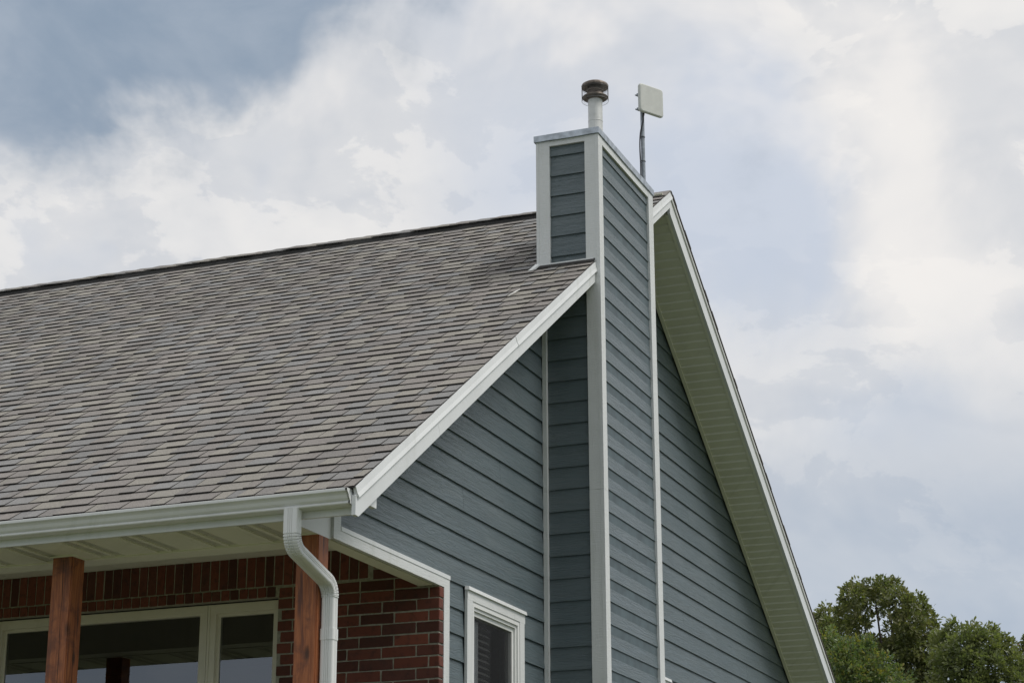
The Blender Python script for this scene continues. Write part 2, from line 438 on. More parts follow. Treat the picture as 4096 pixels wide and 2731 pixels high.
def shingle_mesh(wq, thick, ci):
    key = (wq, thick, ci)
    if key not in SHM:
        mb = MB(); pts = shingle_pts(-wq/2, wq/2, 0, thick, (0, 0))
        cb = PAL[ci]; mb.hexa([(p[0], p[1]*cs-p[2]*sn, p[1]*sn+p[2]*cs) for p in pts], cb, EDGE)
        me = mb.mesh('shingle'); me.materials.append(MAT['shingle']); SHM[key] = me
    return SHM[key]
near, rest = pieces[:290], pieces[290:]
for p in near:
    wd = p[1]-p[0]; wq = round(wd/.02)*.02; wq = max(wq, .04)
    o = link('shingle', shingle_mesh(wq, p[3], p[4]), None, roof, roofpt((p[0]+p[1])/2, p[2], 0))
    o.scale = (wd/wq, 1, 1)
mb = MB()
for p in rest:
    pts = shingle_pts(p[0], p[1], p[2], p[3], (0, 0)); k = rnd.uniform(.93, 1.07)
    mb.hexa([roofpt(*q) for q in pts], tuple(v*k for v in PAL[p[4]]), EDGE)
so = obj('shingle_field', mb, 'shingle', roof); so['kind'] = 'stuff'
# starter strip at the eave
mb = MB(); mb.hexa([roofpt(*q) for q in ((XL, -.02, -.004), (.452, -.02, -.004), (.452, .12, -.004), (XL, .12, -.004), (XL, -.02, .002), (.452, -.02, .002), (.452, .12, .002), (XL, .12, .002))])
obj('starter_strip', mb, 'black_felt', roof)
# back slope shingles along the rake edge
csb = 1/math.sqrt(1+KB*KB); snb = KB*csb
mb = MB(); r_ = 0
while r_*EXP < 8.0:
    s1 = .10 + r_*EXP; th = rnd.choice((.0045, .005, .005, .0055, .006, .006, .014)); over = rnd.choice((.0, .0, .0, .003))+(r_ % 3)*.0007; lowb = -.004-(r_ % 3)*.0006; x = -.05
    while x < .45:
        x1 = min(x+rnd.uniform(.15, .3), .453+over*.3)
        if x1 > .40: x1 = .453+over*.3
        cb = rnd.choice(PAL)
        def bp(xx, s_, h): return (xx, AY+s_*csb+h*snb, AZ-s_*snb+h*csb)
        a, b2 = max(s1+.02-EXP, .004), s1
        mb.hexa([bp(x, a, lowb), bp(x, b2, lowb), bp(x1, b2, lowb), bp(x1, a, lowb), bp(x, a, .006), bp(x, b2, .004+th), bp(x1, b2, .004+th), bp(x1, a, .006)], cb, (.10, .092, .086))
        x = x1
    r_ += 1
def edge_bar(sa, sb_, x0, x1, h0, h1):
    mb.hexa([bp(x0, sa, h0), bp(x0, sb_, h0), bp(x1, sb_, h0), bp(x1, sa, h0), bp(x0, sa, h1), bp(x0, sb_, h1), bp(x1, sb_, h1), bp(x1, sa, h1)], (.075, .068, .062))
edge_bar(.0, 8.1, .4565, .4655, -.0015, .0125)
for sa in (.0, .42, 1.15, 1.42, 2.3, 3.35, 3.62, 4.4, 5.05, 5.9, 6.4):
    L_ = rnd.uniform(.12, .30); edge_bar(sa+.05, sa+.05+L_, .4555, .4672, .0120, .0175+rnd.uniform(0, .004))
so = obj('back_shingle_field', mb, 'shingle', roof); so['kind'] = 'stuff'
# ridge vent and cap shingles
mb = MB(); mb.prism_x([(16.17, zf(16.17)+.002), (16.185, zf(16.185)+.044), (16.455, zf(16.455)-.004), (16.72, zb(16.72)+.040), (16.735, zb(16.735))], XL, -.06)
rv_ = obj('ridge_vent', mb, 'vent_plastic', roof)
x = -9.0; i = 0
while x < -.2:
    mb = MB(); h0 = .006; h1 = .014+rnd.uniform(0, .008); L = .20+rnd.uniform(-.02, .02); cb = tuple(v*.8 for v in rnd.choice(PAL)); x1 = min(x+L+.08, -.06)
    ya, yc, yd = 16.172+rnd.uniform(-.010, .010), 16.46, 16.74
    za, zc, zd = zf(16.185)+.048, zf(16.455)-.001, zb(16.72)+.044
    for (a, b2), (p1, p2) in (((ya, za), ((yc, zc))), ((yc, zc), (yd, zd))),:
        pass
    lo = lambda xx, h: [(xx, ya, za+h-.008), (xx, yc, zc+h), (xx, yd, zd+h-.011)]
    A_, B_ = lo(x, h1), lo(x1, h0)
    A2, B2 = [(p[0], p[1], p[2]-.006) for p in A_], [(p[0], p[1], p[2]-.004) for p in B_]
    for k in (0, 1):
        mb.hexa([A2[k], B2[k], B2[k+1], A2[k+1], A_[k], B_[k], B_[k+1], A_[k+1]], cb)
    obj('ridge_cap_shingle', mb, 'shingle', roof); x += L
for x0, x1 in ((-.06, .20), (.18, .458)):
    mb = MB(); cb = PAL[0]
    P_ = lambda xx, h: [(xx, 16.30, zf(16.30)+.014+h), (xx, 16.474, AZ+.012+h), (xx, 16.62, zb(16.62)+.014+h)]
    A_, B_ = P_(x0, .004), P_(x1, .004 if x1 > .4 else .0); A2, B2 = P_(x0, -.004), P_(x1, -.006)
    for k in (0, 1): mb.hexa([A2[k], B2[k], B2[k+1], A2[k+1], A_[k], B_[k], B_[k+1], A_[k+1]], cb)
    obj('ridge_cap_shingle', mb, 'shingle', roof)

# rake boards ---------------------------------------------------
def zlow(y): return 4.151 + .6648*(y-10.078)
rake = MB()
def rake_piece(y0, y1, e0=0, e1=0, low0=None):
    mb = MB(); pts = []
    za = lambda y: zf(y)-.055
    poly = [(y0, zlow(y0) if low0 is None else low0), (y1, zlow(y1)), (y1+e1, za(y1+e1)), (y0+e0, za(y0+e0))]
    mb.prism_x(poly, .428, .453); return mb
mb = MB(); mb.prism_x([(10.036, 4.153), (10.078, 4.151), (11.2325, zlow(11.2325)), (11.180, zf(11.18)-.055), (10.036, zf(10.036)-.055)], .428, .453)
obj('rake_board', mb, 'smooth_trim', house)
mb = MB(); mb.prism_x([(11.2345, zlow(11.2345)), (14.312, zlow(14.312)), (14.312, zf(14.312)-.055), (11.182, zf(11.182)-.055)], .428, .453)
obj('rake_board', mb, 'smooth_trim', house)
mb = MB(); mb.prism_x([(15.788, zlow(15.788)), (16.457, zlow(16.457)), (16.457, 8.49), (15.788, zf(15.788)-.055)], .428, .453)
obj('rake_board', mb, 'smooth_trim', house)
BH = .160
mb = MB(); mb.prism_x([(16.459, 8.334), (23.3, 8.334-KB*(23.3-16.459)), (23.3, 8.334-KB*(23.3-16.459)+BH), (16.459, 8.334+BH)], .426, .452)
obj('rake_board', mb, 'smooth_trim', house)
def strip(y0, y1, ztop, hgt, xb=.468, xt=.456, e=0.0):
    mb = MB(); P0, P1 = (y0, ztop(y0)), (y1, ztop(y1)); f = .55
    def sec(y, zt, dy):
        zm = zt-hgt*f
        return [(.436, y, zt+.004), (xt, y, zt+.002), (xt+.004, y+dy*f, zm), (xb, y+dy, zt-hgt+.006), (xb-.003, y+dy, zt-hgt), (.436, y+dy, zt-hgt)]
    mb.rings([sec(P0[0], P0[1], e), sec(P1[0], P1[1], e)]); return mb
top = lambda y: zf(y)-.004
obj('rake_drip_edge', strip(10.03, 12.558, top, .062, e=.027), 'smooth_trim', house)
obj('rake_drip_edge', strip(12.545, 14.312, lambda y: top(y)+.001, .062, .471, .459, e=.027), 'smooth_trim', house)
obj('rake_drip_edge', strip(15.79, 16.49, top, .066, e=.02), 'smooth_trim', house)
obj('rake_drip_edge', strip(16.49, 23.35, lambda y: zb(y)-.002, .066, .466, .456), 'vinyl_white', house)

# rake soffit ----------------------------------------------------
mb = MB(); mb.prism_x([(10.62, zlow(10.62)+.012), (14.33, zlow(14.33)+.012), (14.33, zlow(14.33)+.022), (10.62, zlow(10.62)+.022)], .0, .43)
obj('rake_soffit', mb, 'vinyl_soffit', house)
def zsb(y): return 8.334 - KB*(y-16.459) + .012
bs = MB(); bs.prism_x([(16.3, zsb(16.3)+.03), (23.3, zsb(23.3)+.03), (23.3, zsb(23.3)+.04), (16.3, zsb(16.3)+.04)], .0, .43)
bsoff = obj('rake_soffit', bs, 'vinyl_soffit', house)
sl = .1016; k = 0; dy = sl*csb
y = 16.475
SLm = None
while y < 23.2:
    mb = MB(); y1 = y+dy
    mb.prism_x([(y+.0005, zsb(y)+.005), (y+dy*.13, zsb(y+dy*.13)-.007), (y1-dy*.05, zsb(y1-dy*.05)+.001), (y1-.0005, zsb(y1)+.004), (y1-.0005, zsb(y1)+.012), (y+.0005, zsb(y)+.012)], .030, .432)
    obj('soffit_panel', mb, 'vinyl_soffit', bsoff); y = y1
mb = MB(); mb.prism_x([(16.45, zsb(16.45)-.012), (23.3, zsb(23.3)-.012), (23.3, zsb(23.3)+.02), (16.45, zsb(16.45)+.02)], .012, .046)
obj('soffit_channel', mb, 'vinyl_soffit', bsoff)
mb = MB(); mb.prism_x([(16.47, zsb(16.47)-.012), (23.3, zsb(23.3)-.012), (23.3, zsb(23.3)+.01), (16.47, zsb(16.47)+.01)], .402, .4265)
obj('soffit_channel', mb, 'vinyl_soffit', bsoff)
box('soffit_channel', 'smooth_trim', house, .395, .425, 10.28, 10.372, 4.262, 4.40)

# gable wall -----------------------------------------------------
gw = MB()
gw.prism_x([(10.66, 4.20), (12.36, 4.20), (12.36, GZ), (12.83, GZ), (12.83, zf(12.83)-.12), (10.66, zf(10.66)-.12)], -.14, -.0262)
gw.prism_x([(12.83, 4.15), (13.715, 4.15), (13.715, zf(13.715)-.12), (12.83, zf(12.83)-.12)], -.14, -.0262)   # over the window opening
gw.prism_x([(12.83, GZ), (13.715, GZ), (13.715, 2.76), (12.83, 2.76)], -.14, -.0262)
gw.prism_x([(13.715, GZ), (22.9, GZ), (22.9, zb(22.9)-.12), (AY, AZ-.12), (13.715, zf(13.715)-.12)], -.14, -.0262)
gable = obj('gable_wall', gw, 'sheathing', house)
GE, G0 = .1772, 4.4275
def ytop_front(z): return 10.078+(z-4.151)/.6648      # where the wall meets the front rake line
def ytop_back(z): return 16.459+(8.36-z)/KB
def lap_y(y0, y1, z, e, xb, parent, clipf=None, clipb=None):
    # lap board running along y, facing +x, butt edge at xb; ends may follow the roof slope
    mb = MB(); L = e+.022
    a0, a1 = y0, y0; b0, b1 = y1, y1
    if clipf: a0, a1 = max(y0, clipf(z)-.05), max(y0, clipf(z+L)-.05)
    if clipb: b0, b1 = min(y1, clipb(z)+.03), min(y1, clipb(z+L)+.03)
    if b1-a1 < .005: a1 = b1 = (a1+b1)/2; 
    if b0-a0 < .02: return
    xt = xb-.0150
    mb.hexa([(xb-.010, a0, z), (xb, a0, z), (xb, b0, z), (xb-.010, b0, z), (xt-.008, a1, z+L), (xt-.0005, a1, z+L), (xt-.0005, b1, z+L), (xt-.008, b1, z+L)])
    obj('siding_board', mb, 'siding', parent)
win_y0, win_y1 = 12.715, 13.824
# joints seen on the right-hand gable (row -> y)
joints = {2: 18.05, 1: 20.3, 0: 20.25, 5: 19.1, -1: 19.1, -3: 20.15, 8: 18.3, 3: 21.3, -2: 18.6}
for k in range(-9, 24):
    z = G0 + k*GE
    if z > 8.3: break
    # left of the chimney
    if z + GE > 3.0:
        segs = []
        if z >= 4.2: segs.append((10.727, 14.30))
        elif z+GE > 4.27: segs = [(12.41, 14.30)] if False else [(12.410, 14.30)]
        else: segs = [(12.410, 14.30)]
        if z < 4.2:
            segs = [(12.410, win_y0), (win_y1, 14.30)]
        for a, b2 in segs:
            if k in (2, 4, 7) and a < 11.5 and b2 > 13 and ytop_front(z) < 11.6:
                j = 12.0+.35*k % 1.9
                lap_y(a, j-.0012, z, GE, .0, gable, ytop_front); lap_y(j+.0012, b2, z, GE, .0, gable, ytop_front)
            else: lap_y(a, b2, z, GE, .0, gable, ytop_front)
    # right of the chimney
    a, b2 = 15.80, 22.88
    j = joints.get(k)
    if j and j < ytop_back(z)-.1:
        lap_y(a, j-.0012, z, GE, .0, gable, ytop_front, ytop_back); lap_y(j+.0012, b2, z, GE, .0, gable, None, ytop_back)
    else: lap_y(a, b2, z, GE, .0, gable, ytop_front, ytop_back)
# board that passes behind the window head / frieze flashing
# trims on the gable
box('trim_board', 'rough_trim', gable, -.006, .020, 10.632, 10.727, 4.173, 4.55)
box('frieze_board', 'rough_trim', gable, -.010, .0195, 10.7275, 12.4095, 4.173, 4.237)
mb = MB(); mb.prism_x([(10.728, 4.2375), (12.4135, 4.2375), (12.4135, 4.265), (10.728, 4.265)], .002, .0235)
obj('flashing', mb, 'smooth_trim', gable)
box('corner_board', 'rough_trim', gable, -.010, .020, 12.314, 12.409, GZ, 4.1725)
# porch beam
box('porch_beam', 'vinyl_soffit', house, -.13, -.0265, 10.64, 12.22, 4.174, 4.46)
mb = MB()
mb.prism_x([(10.11, 4.166), (10.6315, 4.166), (10.6315, zlow(10.63)+.02), (10.11, zlow(10.11)+.05)], -.012, .0)
obj('eave_return', mb, 'vinyl_white', house)

# front eave ------------------------------------------------------
box('fascia', 'vinyl_white', house, XL, .4275, 10.105, 10.125, 4.174, 4.335)
es = MB(); es.box(XL, .0-.013, 10.126, 10.66, 4.26, 4.27)
eave = obj('eave_soffit', es, 'black_felt', house)
PITCHX = .405; x0 = -1.985
def soffit_panel(xa):
    mb = MB(); zt, zb_ = 4.181, 4.174; ya, yb_ = 10.1255, 10.618
    xs_ = [xa, xa+.040, xa+.108, xa+.140, xa+.208, xa+PITCHX-.002]
    def slab(a, b2):
        if b2 > -.014: b2 = -.014
        if b2 > a: mb.box(a, b2, ya, yb_, zb_, zt)
    slab(xs_[0], xs_[1]); slab(xs_[2], xs_[3]); slab(xs_[4], xs_[5])
    for a, b2 in ((xs_[1], xs_[2]), (xs_[3], xs_[4])):
        if b2 > -.02: continue
        yy = ya
        while yy < yb_-.035:
            mb.face([(a, yy+.018, zt-.001), (b2, yy+.006, zt-.001), (b2, yy+.0195, zt-.001), (a, yy+.0315, zt-.001)]); yy += .0205
        mb.box(a, b2, yy, yb_, zb_, zt)
    return mb
x = x0-.045-PITCHX*12
while x < -.02:
    obj('soffit_panel', soffit_panel(x), 'vinyl_soffit', eave); x += PITCHX
box('soffit_channel', 'vinyl_soffit', eave, XL, -.014, 10.605, 10.632, 4.166, 4.1735)
box('porch_beam', 'vinyl_soffit', house, XL, -.135, 10.635, 10.80, 4.172, 4.62)
# porch ceiling
pc = MB(); pc.box(XL, -.14, 10.80, 12.33, 4.485, 4.50); pceil = obj('porch_ceiling', pc, 'vinyl_soffit', house)
x = -8.0
while x < -.3:
    box('ceiling_panel', 'vinyl_soffit', pceil, x+.002, min(x+.303, -.141), 10.805, 12.326, 4.474, 4.4845); x += .305

# gutter -----------------------------------------------------------
prof = [(10.104, 4.303), (10.104, 4.2165), (10.030, 4.2165), (10.022, 4.2185), (10.0185, 4.223), (10.0185, 4.2315), (10.023, 4.2345), (10.0145, 4.241), (10.0075, 4.249), (10.003, 4.258), (9.999, 4.267),
        (9.992, 4.275), (9.984, 4.281), (9.979, 4.284), (9.977, 4.287), (9.977, 4.302), (9.980, 4.304), (9.992, 4.304), (9.992, 4.301), (9.9805, 4.3005)]
inner = [(9.9815, 4.2885), (9.9875, 4.2835), (9.9955, 4.277), (10.002, 4.269), (10.006, 4.259), (10.011, 4.250), (10.018, 4.243), (10.026, 4.236), (10.0215, 4.2305), (10.0215, 4.2235), (10.024, 4.2205), (10.031, 4.219), (10.1015, 4.219), (10.1015, 4.303)]
mb = MB(); mb.prism_x(prof+inner, XL, .4235)
gut = obj('gutter', mb, 'vinyl_white', house)
mb = MB(); mb.prism_x(prof[:16]+[(9.982, 4.303)], .4235, .4255); obj('end_cap', mb, 'smooth_trim', gut)
mb = MB()
rim = [(y-.0 if y > 10.09 else y, z) for y, z in prof[:16]]
for i in range(len(rim)-1):
    (a, b_), (c_, d_) = rim[i], rim[i+1]
    if a > 10.1 and c_ > 10.1: continue
    n_ = Vector((d_-b_, -(c_-a))).normalized()*.003
    mb.hexa([(.414, a, b_), (.427, a, b_), (.427, c_, d_), (.414, c_, d_), (.414, a-n_.x*-1, b_+n_.y*1), (.427, a+n_.x, b_+n_.y), (.427, c_+n_.x, d_+n_.y), (.414, c_+n_.x, d_+n_.y)])
obj('end_cap', mb, 'vinyl_white', gut)

# downspout --------------------------------------------------------
def ds_profile(wd, dp, r=.012):
    pts = []
    def corner(cx_, cy_, a0):
        for k in range(4):
            a = R(a0+k*30); pts.append((cx_+r*math.cos(a), cy_+r*math.sin(a)))
    hw, hd = wd/2, dp/2
    corner(hw-r, hd-r, 0); corner(-hw+r, hd-r, 90); corner(-hw+r, -hd+r, 180)
    for g in (-.012, 0.0, .012):                       # flutes on the front
        pts.extend([(g-.003, -hd), (g, -hd+.005), (g+.003, -hd)])
    corner(hw-r, -hd+r, 270)
    for g in (-.006, .006):                          # flutes on the side
        pts.extend([(hw, g-.003), (hw-.005, g), (hw, g+.003)])
    return pts
ang = R(75); Rb = .10
path = [(10.036, 4.222, 0), (10.036, 4.12, 0)]
n1 = 9
cy_, cz_ = 10.036+Rb, 4.080
for k in range(n1+1):
    a = ang*k/n1; path.append((cy_-Rb*math.cos(a), cz_-Rb*math.sin(a), a))
yA, zA = path[-1][0], path[-1][1]
ye = 10.538 - Rb*(1-math.cos(ang)); zE = zA - (ye-yA)/math.tan(ang)
path.append((ye, zE, ang)); cy2, cz2 = ye-Rb*math.cos(ang)*1.0, 0
for k in range(1, n1+1):
    a = ang*(1-k/n1)
    # centre of second bend
    oy, oz = 10.538-Rb, zE - Rb*math.sin(ang)
    path.append((oy+Rb*math.cos(a), oz+Rb*math.sin(a), a))
zend = path[-1][1]
def ds_rings(path, wd, dp, crimp=None):
    rr = []
    pf = ds_profile(wd, dp)
    for i, (y, z, a) in enumerate(path):
        sc = 1.0
        if crimp and i in crimp: sc = crimp[i]
        ca, sa = math.cos(a), math.sin(a)
        # direction of travel: (sin a, -cos a); depth axis (towards back): (cos a, sin a)
        rr.append([(.052+px*sc, y+py*sc*ca, z+py*sc*sa) for px, py in pf])
    return rr
def densify(path):
    out = []; crimp = {}
    for i in range(len(path)-1):
        p, q = path[i], path[i+1]; out.append(p); bend = abs(p[2]-q[2]) > 1e-4
        if bend:
            m = len(out)
            for f, s_ in ((.34, 1.0), (.50, .85), (.66, 1.0)):
                out.append(tuple(p[k]+(q[k]-p[k])*f for k in range(3))); crimp[len(out)-1] = s_
    out.append(path[-1]); return out, crimp
dpth, cr = densify(path)
mb = MB(); mb.rings(ds_rings(dpth, .092, .068, cr))
ds = obj('downspout', mb, 'vinyl_white', house, True, 40)
mb = MB(); mb.rings(ds_rings([(10.538, zend+.012, 0), (10.538, 3.60, 0)], .083, .064)); obj('downspout_pipe', mb, 'vinyl_white', ds, True, 40)
mb = MB(); mb.rings(ds_rings([(10.538, 3.604, 0), (10.538, 3.538, 0)], .092, .072)); obj('downspout_sleeve', mb, 'vinyl_white', ds, True, 40)
mb = MB(); mb.rings(ds_rings([(10.538, 3.545, 0), (10.538, 1.35, 0)], .086, .066)); obj('downspout_pipe', mb, 'vinyl_white', ds, True, 40)

# posts --------------------------------------------------------------
def post(x0):
    me = bpy.data.meshes.new('porch_post'); bm = bmesh.new()
    bmesh.ops.create_cube(bm, size=1.0)
    bmesh.ops.scale(bm, vec=(.148, .140, 2.72), verts=bm.verts)
    bmesh.ops.bevel(bm, geom=[e for e in bm.edges if abs(e.verts[0].co.z-e.verts[1].co.z) > 1], offset=.007, segments=2, affect='EDGES')
    bmesh.ops.translate(bm, vec=(x0+.074, 10.542, 4.170-1.36), verts=bm.verts)
    bm.to_mesh(me); bm.free(); p = link('porch_post', me, 'cedar', house)
    mb = MB()
    for a in ((x0-.012, x0+.160, 10.456, 10.4715), (x0-.012, x0-.0005, 10.472, 10.604), (x0+.1485, x0+.160, 10.472, 10.604)):
        mb.box(a[0], min(a[1], -.0005 if x0 > -.5 else 9), a[2], a[3], 4.1655, 4.1735) if not (x0 > -.5 and a[0] >= 0) else None
    obj('post_collar', mb, 'vinyl_soffit', p)
    return p
p1 = post(-1.866); p2 = post(-.1485); post(-3.75)
# long drying checks in the near post, cut as dark slivers set into the face
def check(p, x, y, pts, face):
    mb = MB()
    for i in range(len(pts)-1):
        (u0, z0, w0), (u1, z1, w1) = pts[i], pts[i+1]
        if face == 'f': mb.face([(x+u0-w0, y, z0), (x+u0+w0, y, z0), (x+u1+w1, y, z1), (x+u1-w1, y, z1)])
        else: mb.face([(x, y+u0-w0, z0), (x, y+u0+w0, z0), (x, y+u1+w1, z1), (x, y+u1-w1, z1)])
    obj('drying_crack', mb, 'black_felt', p)
check(p1, -1.866, 10.4712, [(.082, 4.165, .0016), (.083, 4.05, .002), (.088, 3.95, .0022), (.090, 3.9, .0014), (.084, 3.8, .001), (.088, 3.7, .0018), (.091, 3.6, .0012), (.092, 3.45, .0018), (.093, 3.2, .001)], 'f')
check(p1, -1.7174, 10.472, [(.070, 3.86, .0006), (.072, 3.75, .0014), (.069, 3.6, .002), (.070, 3.4, .002), (.072, 3.2, .001)], 's')
# porch floor
box('porch_floor', 'concrete', house, XL, .05, 10.0, 12.3, GZ-.4, 1.452)

# brick front wall ---------------------------------------------------
YB = 12.24
fwm = MB()
WX0, WX1, WZ1 = -3.56, -1.207, 4.176
fwm.box(WX1, -.15, YB+.0045, 12.30, GZ, 4.52); fwm.box(-.15, .012, YB+.0045, 12.30, GZ, 4.186); fwm.box(XL, WX0, YB+.0045, 12.30, GZ, 4.52); fwm.box(WX0, WX1, YB+.0045, 12.30, WZ1+.003, 4.52); fwm.box(WX0, WX1, YB+.0045, 12.30, GZ, 2.3)
front = obj('front_wall', fwm, 'mortar', house)
BM = {}
def brick_mesh(sx_, sy_, sz_, var):
    key = (round(sx_, 3), round(sy_, 3), round(sz_, 3), var)
    if key not in BM:
        r2 = random.Random(hash(key) & 0xffff); me = bpy.data.meshes.new('brick'); bm = bmesh.new(); bmesh.ops.create_cube(bm, size=1.0)
        bmesh.ops.scale(bm, vec=(sx_, sy_, sz_), verts=bm.verts)
        bmesh.ops.bevel(bm, geom=list(bm.edges), offset=.0035, segments=1, affect='EDGES')
        for v in bm.verts: v.co += Vector((r2.uniform(-1, 1)*.0018, r2.uniform(-1, 1)*.0012, r2.uniform(-1, 1)*.0018))
        bm.to_mesh(me); bm.free(); me.materials.append(MAT['brick']); BM[key] = me
    return BM[key]
def brick(x0, x1, z0, z1, y0=YB, y1=12.30):
    me = brick_mesh(x1-x0, y1-y0, z1-z0, rnd.randrange(4))
    o = link('brick', me, None, front, ((x0+x1)/2+rnd.uniform(-.001, .001), (y0+y1)/2+rnd.uniform(-.0025, .0025), (z0+z1)/2+rnd.uniform(-.001, .001)))
    o.rotation_euler = (rnd.uniform(-.006, .006), rnd.uniform(-.004, .004), rnd.uniform(-.008, .008))
CZ = .0776; J_ = .0098; LB = .2582
# course bottoms measured from the corner
zc0 = 4.090
hx = .0521+.0
PX = .0729
# soldier course and header course over the window
xs0 = -1.105
x = xs0
nn = 0
while x > -4.2 and nn < 44:
    brick(x-PX+J_*.8, x, 4.262, 4.474); x -= PX; nn += 1
x = -1.232; nn = 0
while x > WX0-.02:
    brick(x-PX+J_*.9, x, 4.184, 4.252, YB-.004); x -= PX
# soldiers continue to the corner
x = -1.105+PX
while x < -.50:
    brick(x-PX+J_*.8, x, 4.262, 4.474); x += PX
# running bond to the right of the window
for r_ in range(-3, 17):
    zb0 = zc0 - r_*CZ + J_/2; zt0 = zb0 + CZ - J_
    if zt0 > 4.49 or zb0 < 3.0: continue
    odd = (r_ % 2) == 0
    xr = .019 if zt0 < 4.19 else -.15; x = xr
    limit = WX1 if zt0 < 4.19 else (-.48 if zb0 > 4.25 else -1.20)
    first = .0745 if odd else .166
    xa = x-first
    brick(xa, x, zb0, zt0, YB, 12.308)
    x = xa-J_
    while x > limit+.03:
        xa = max(x-(LB-J_), limit)
        if x-xa > .03: brick(xa, x, zb0, zt0)
        x = xa-J_
# left of the window
for r_ in range(0, 13):
    zb0 = zc0 - r_*CZ + J_/2; zt0 = zb0 + CZ - J_
    x = WX0-(.13 if r_ % 2 else 0)
    if r_ % 2: brick(WX0-.12, WX0, zb0, zt0)
    for k in range(2):
        brick(x-(LB-J_), x, zb0, zt0); x -= LB

# triple window in the brick wall -------------------------------------
def window_unit(parent, x0, x1, z0, z1, yf_, fw_, deep, name='window'):
    mb = MB()
    mb.box(x0, x1, yf_, yf_+.07, z1-fw_, z1); mb.box(x0, x1, yf_, yf_+.07, z0, z0+fw_)
    mb.box(x0, x0+fw_, yf_, yf_+.07, z0+fw_, z1-fw_); mb.box(x1-fw_, x1, yf_, yf_+.07, z0+fw_, z1-fw_)
    wn = obj(name, mb, 'window_vinyl', parent)
    a = fw_
    for i, (d, ww) in enumerate(deep):
        s_ = MB(); b2 = a+ww
        s_.box(x0+a, x1-a, yf_+d, yf_+.068, z1-b2, z1-a); s_.box(x0+a, x1-a, yf_+d, yf_+.068, z0+a, z0+b2)
        s_.box(x0+a, x0+b2, yf_+d, yf_+.068, z0+b2, z1-b2); s_.box(x1-b2, x1-a, yf_+d, yf_+.068, z0+b2, z1-b2)
        obj('sash', s_, 'window_vinyl', wn); a = b2
    g = MB(True); g.face([(x0+a-.004, yf_+.046, z0+a-.004), (x1-a+.004, yf_+.046, z0+a-.004), (x1-a+.004, yf_+.046, z1-a+.004), (x0+a-.004, yf_+.046, z1-a+.004)])
    obj('pane', g, 'glass', wn); return wn
YW = 12.285
window_unit(house, -2.968, -1.790, 2.4, 4.168, YW, .014, [(.006, .030), (.014, .022)])
window_unit(house, -1.786, -1.196, 2.4, 4.168, YW, .016, [(.008, .044), (.036, .024)])
window_unit(house, -3.58, -2.972, 2.4, 4.168, YW, .016, [(.008, .044), (.036, .024)])
# dark rooms behind the glass
mb = MB(); x0, x1, y0, y1, z0, z1 = XL+.2, -.16, 12.36, 16.5, 1.5, 4.45
for q in ([(x0, y1, z0), (x1, y1, z0), (x1, y1, z1), (x0, y1, z1)], [(x0, y0, z0), (x1, y0, z0), (x1, y1, z0), (x0, y1, z0)], [(x0, y0, z1), (x1, y0, z1), (x1, y1, z1), (x0, y1, z1)],
          [(x0, y0, z0), (x0, y1, z0), (x0, y1, z1), (x0, y0, z1)]): mb.face(q)
obj('room', mb, 'dark_room', house)
box('floor_slab', 'concrete', house, XL, -.15, 12.31, 22.8, GZ-.3, GZ+.25)
box('back_wall', 'sheathing', house, XL, -.15, 22.7, 22.88, GZ, 4.5)
box('end_wall', 'sheathing', house, XL, XL+.1, 10.66, 22.7, GZ, 4.9)

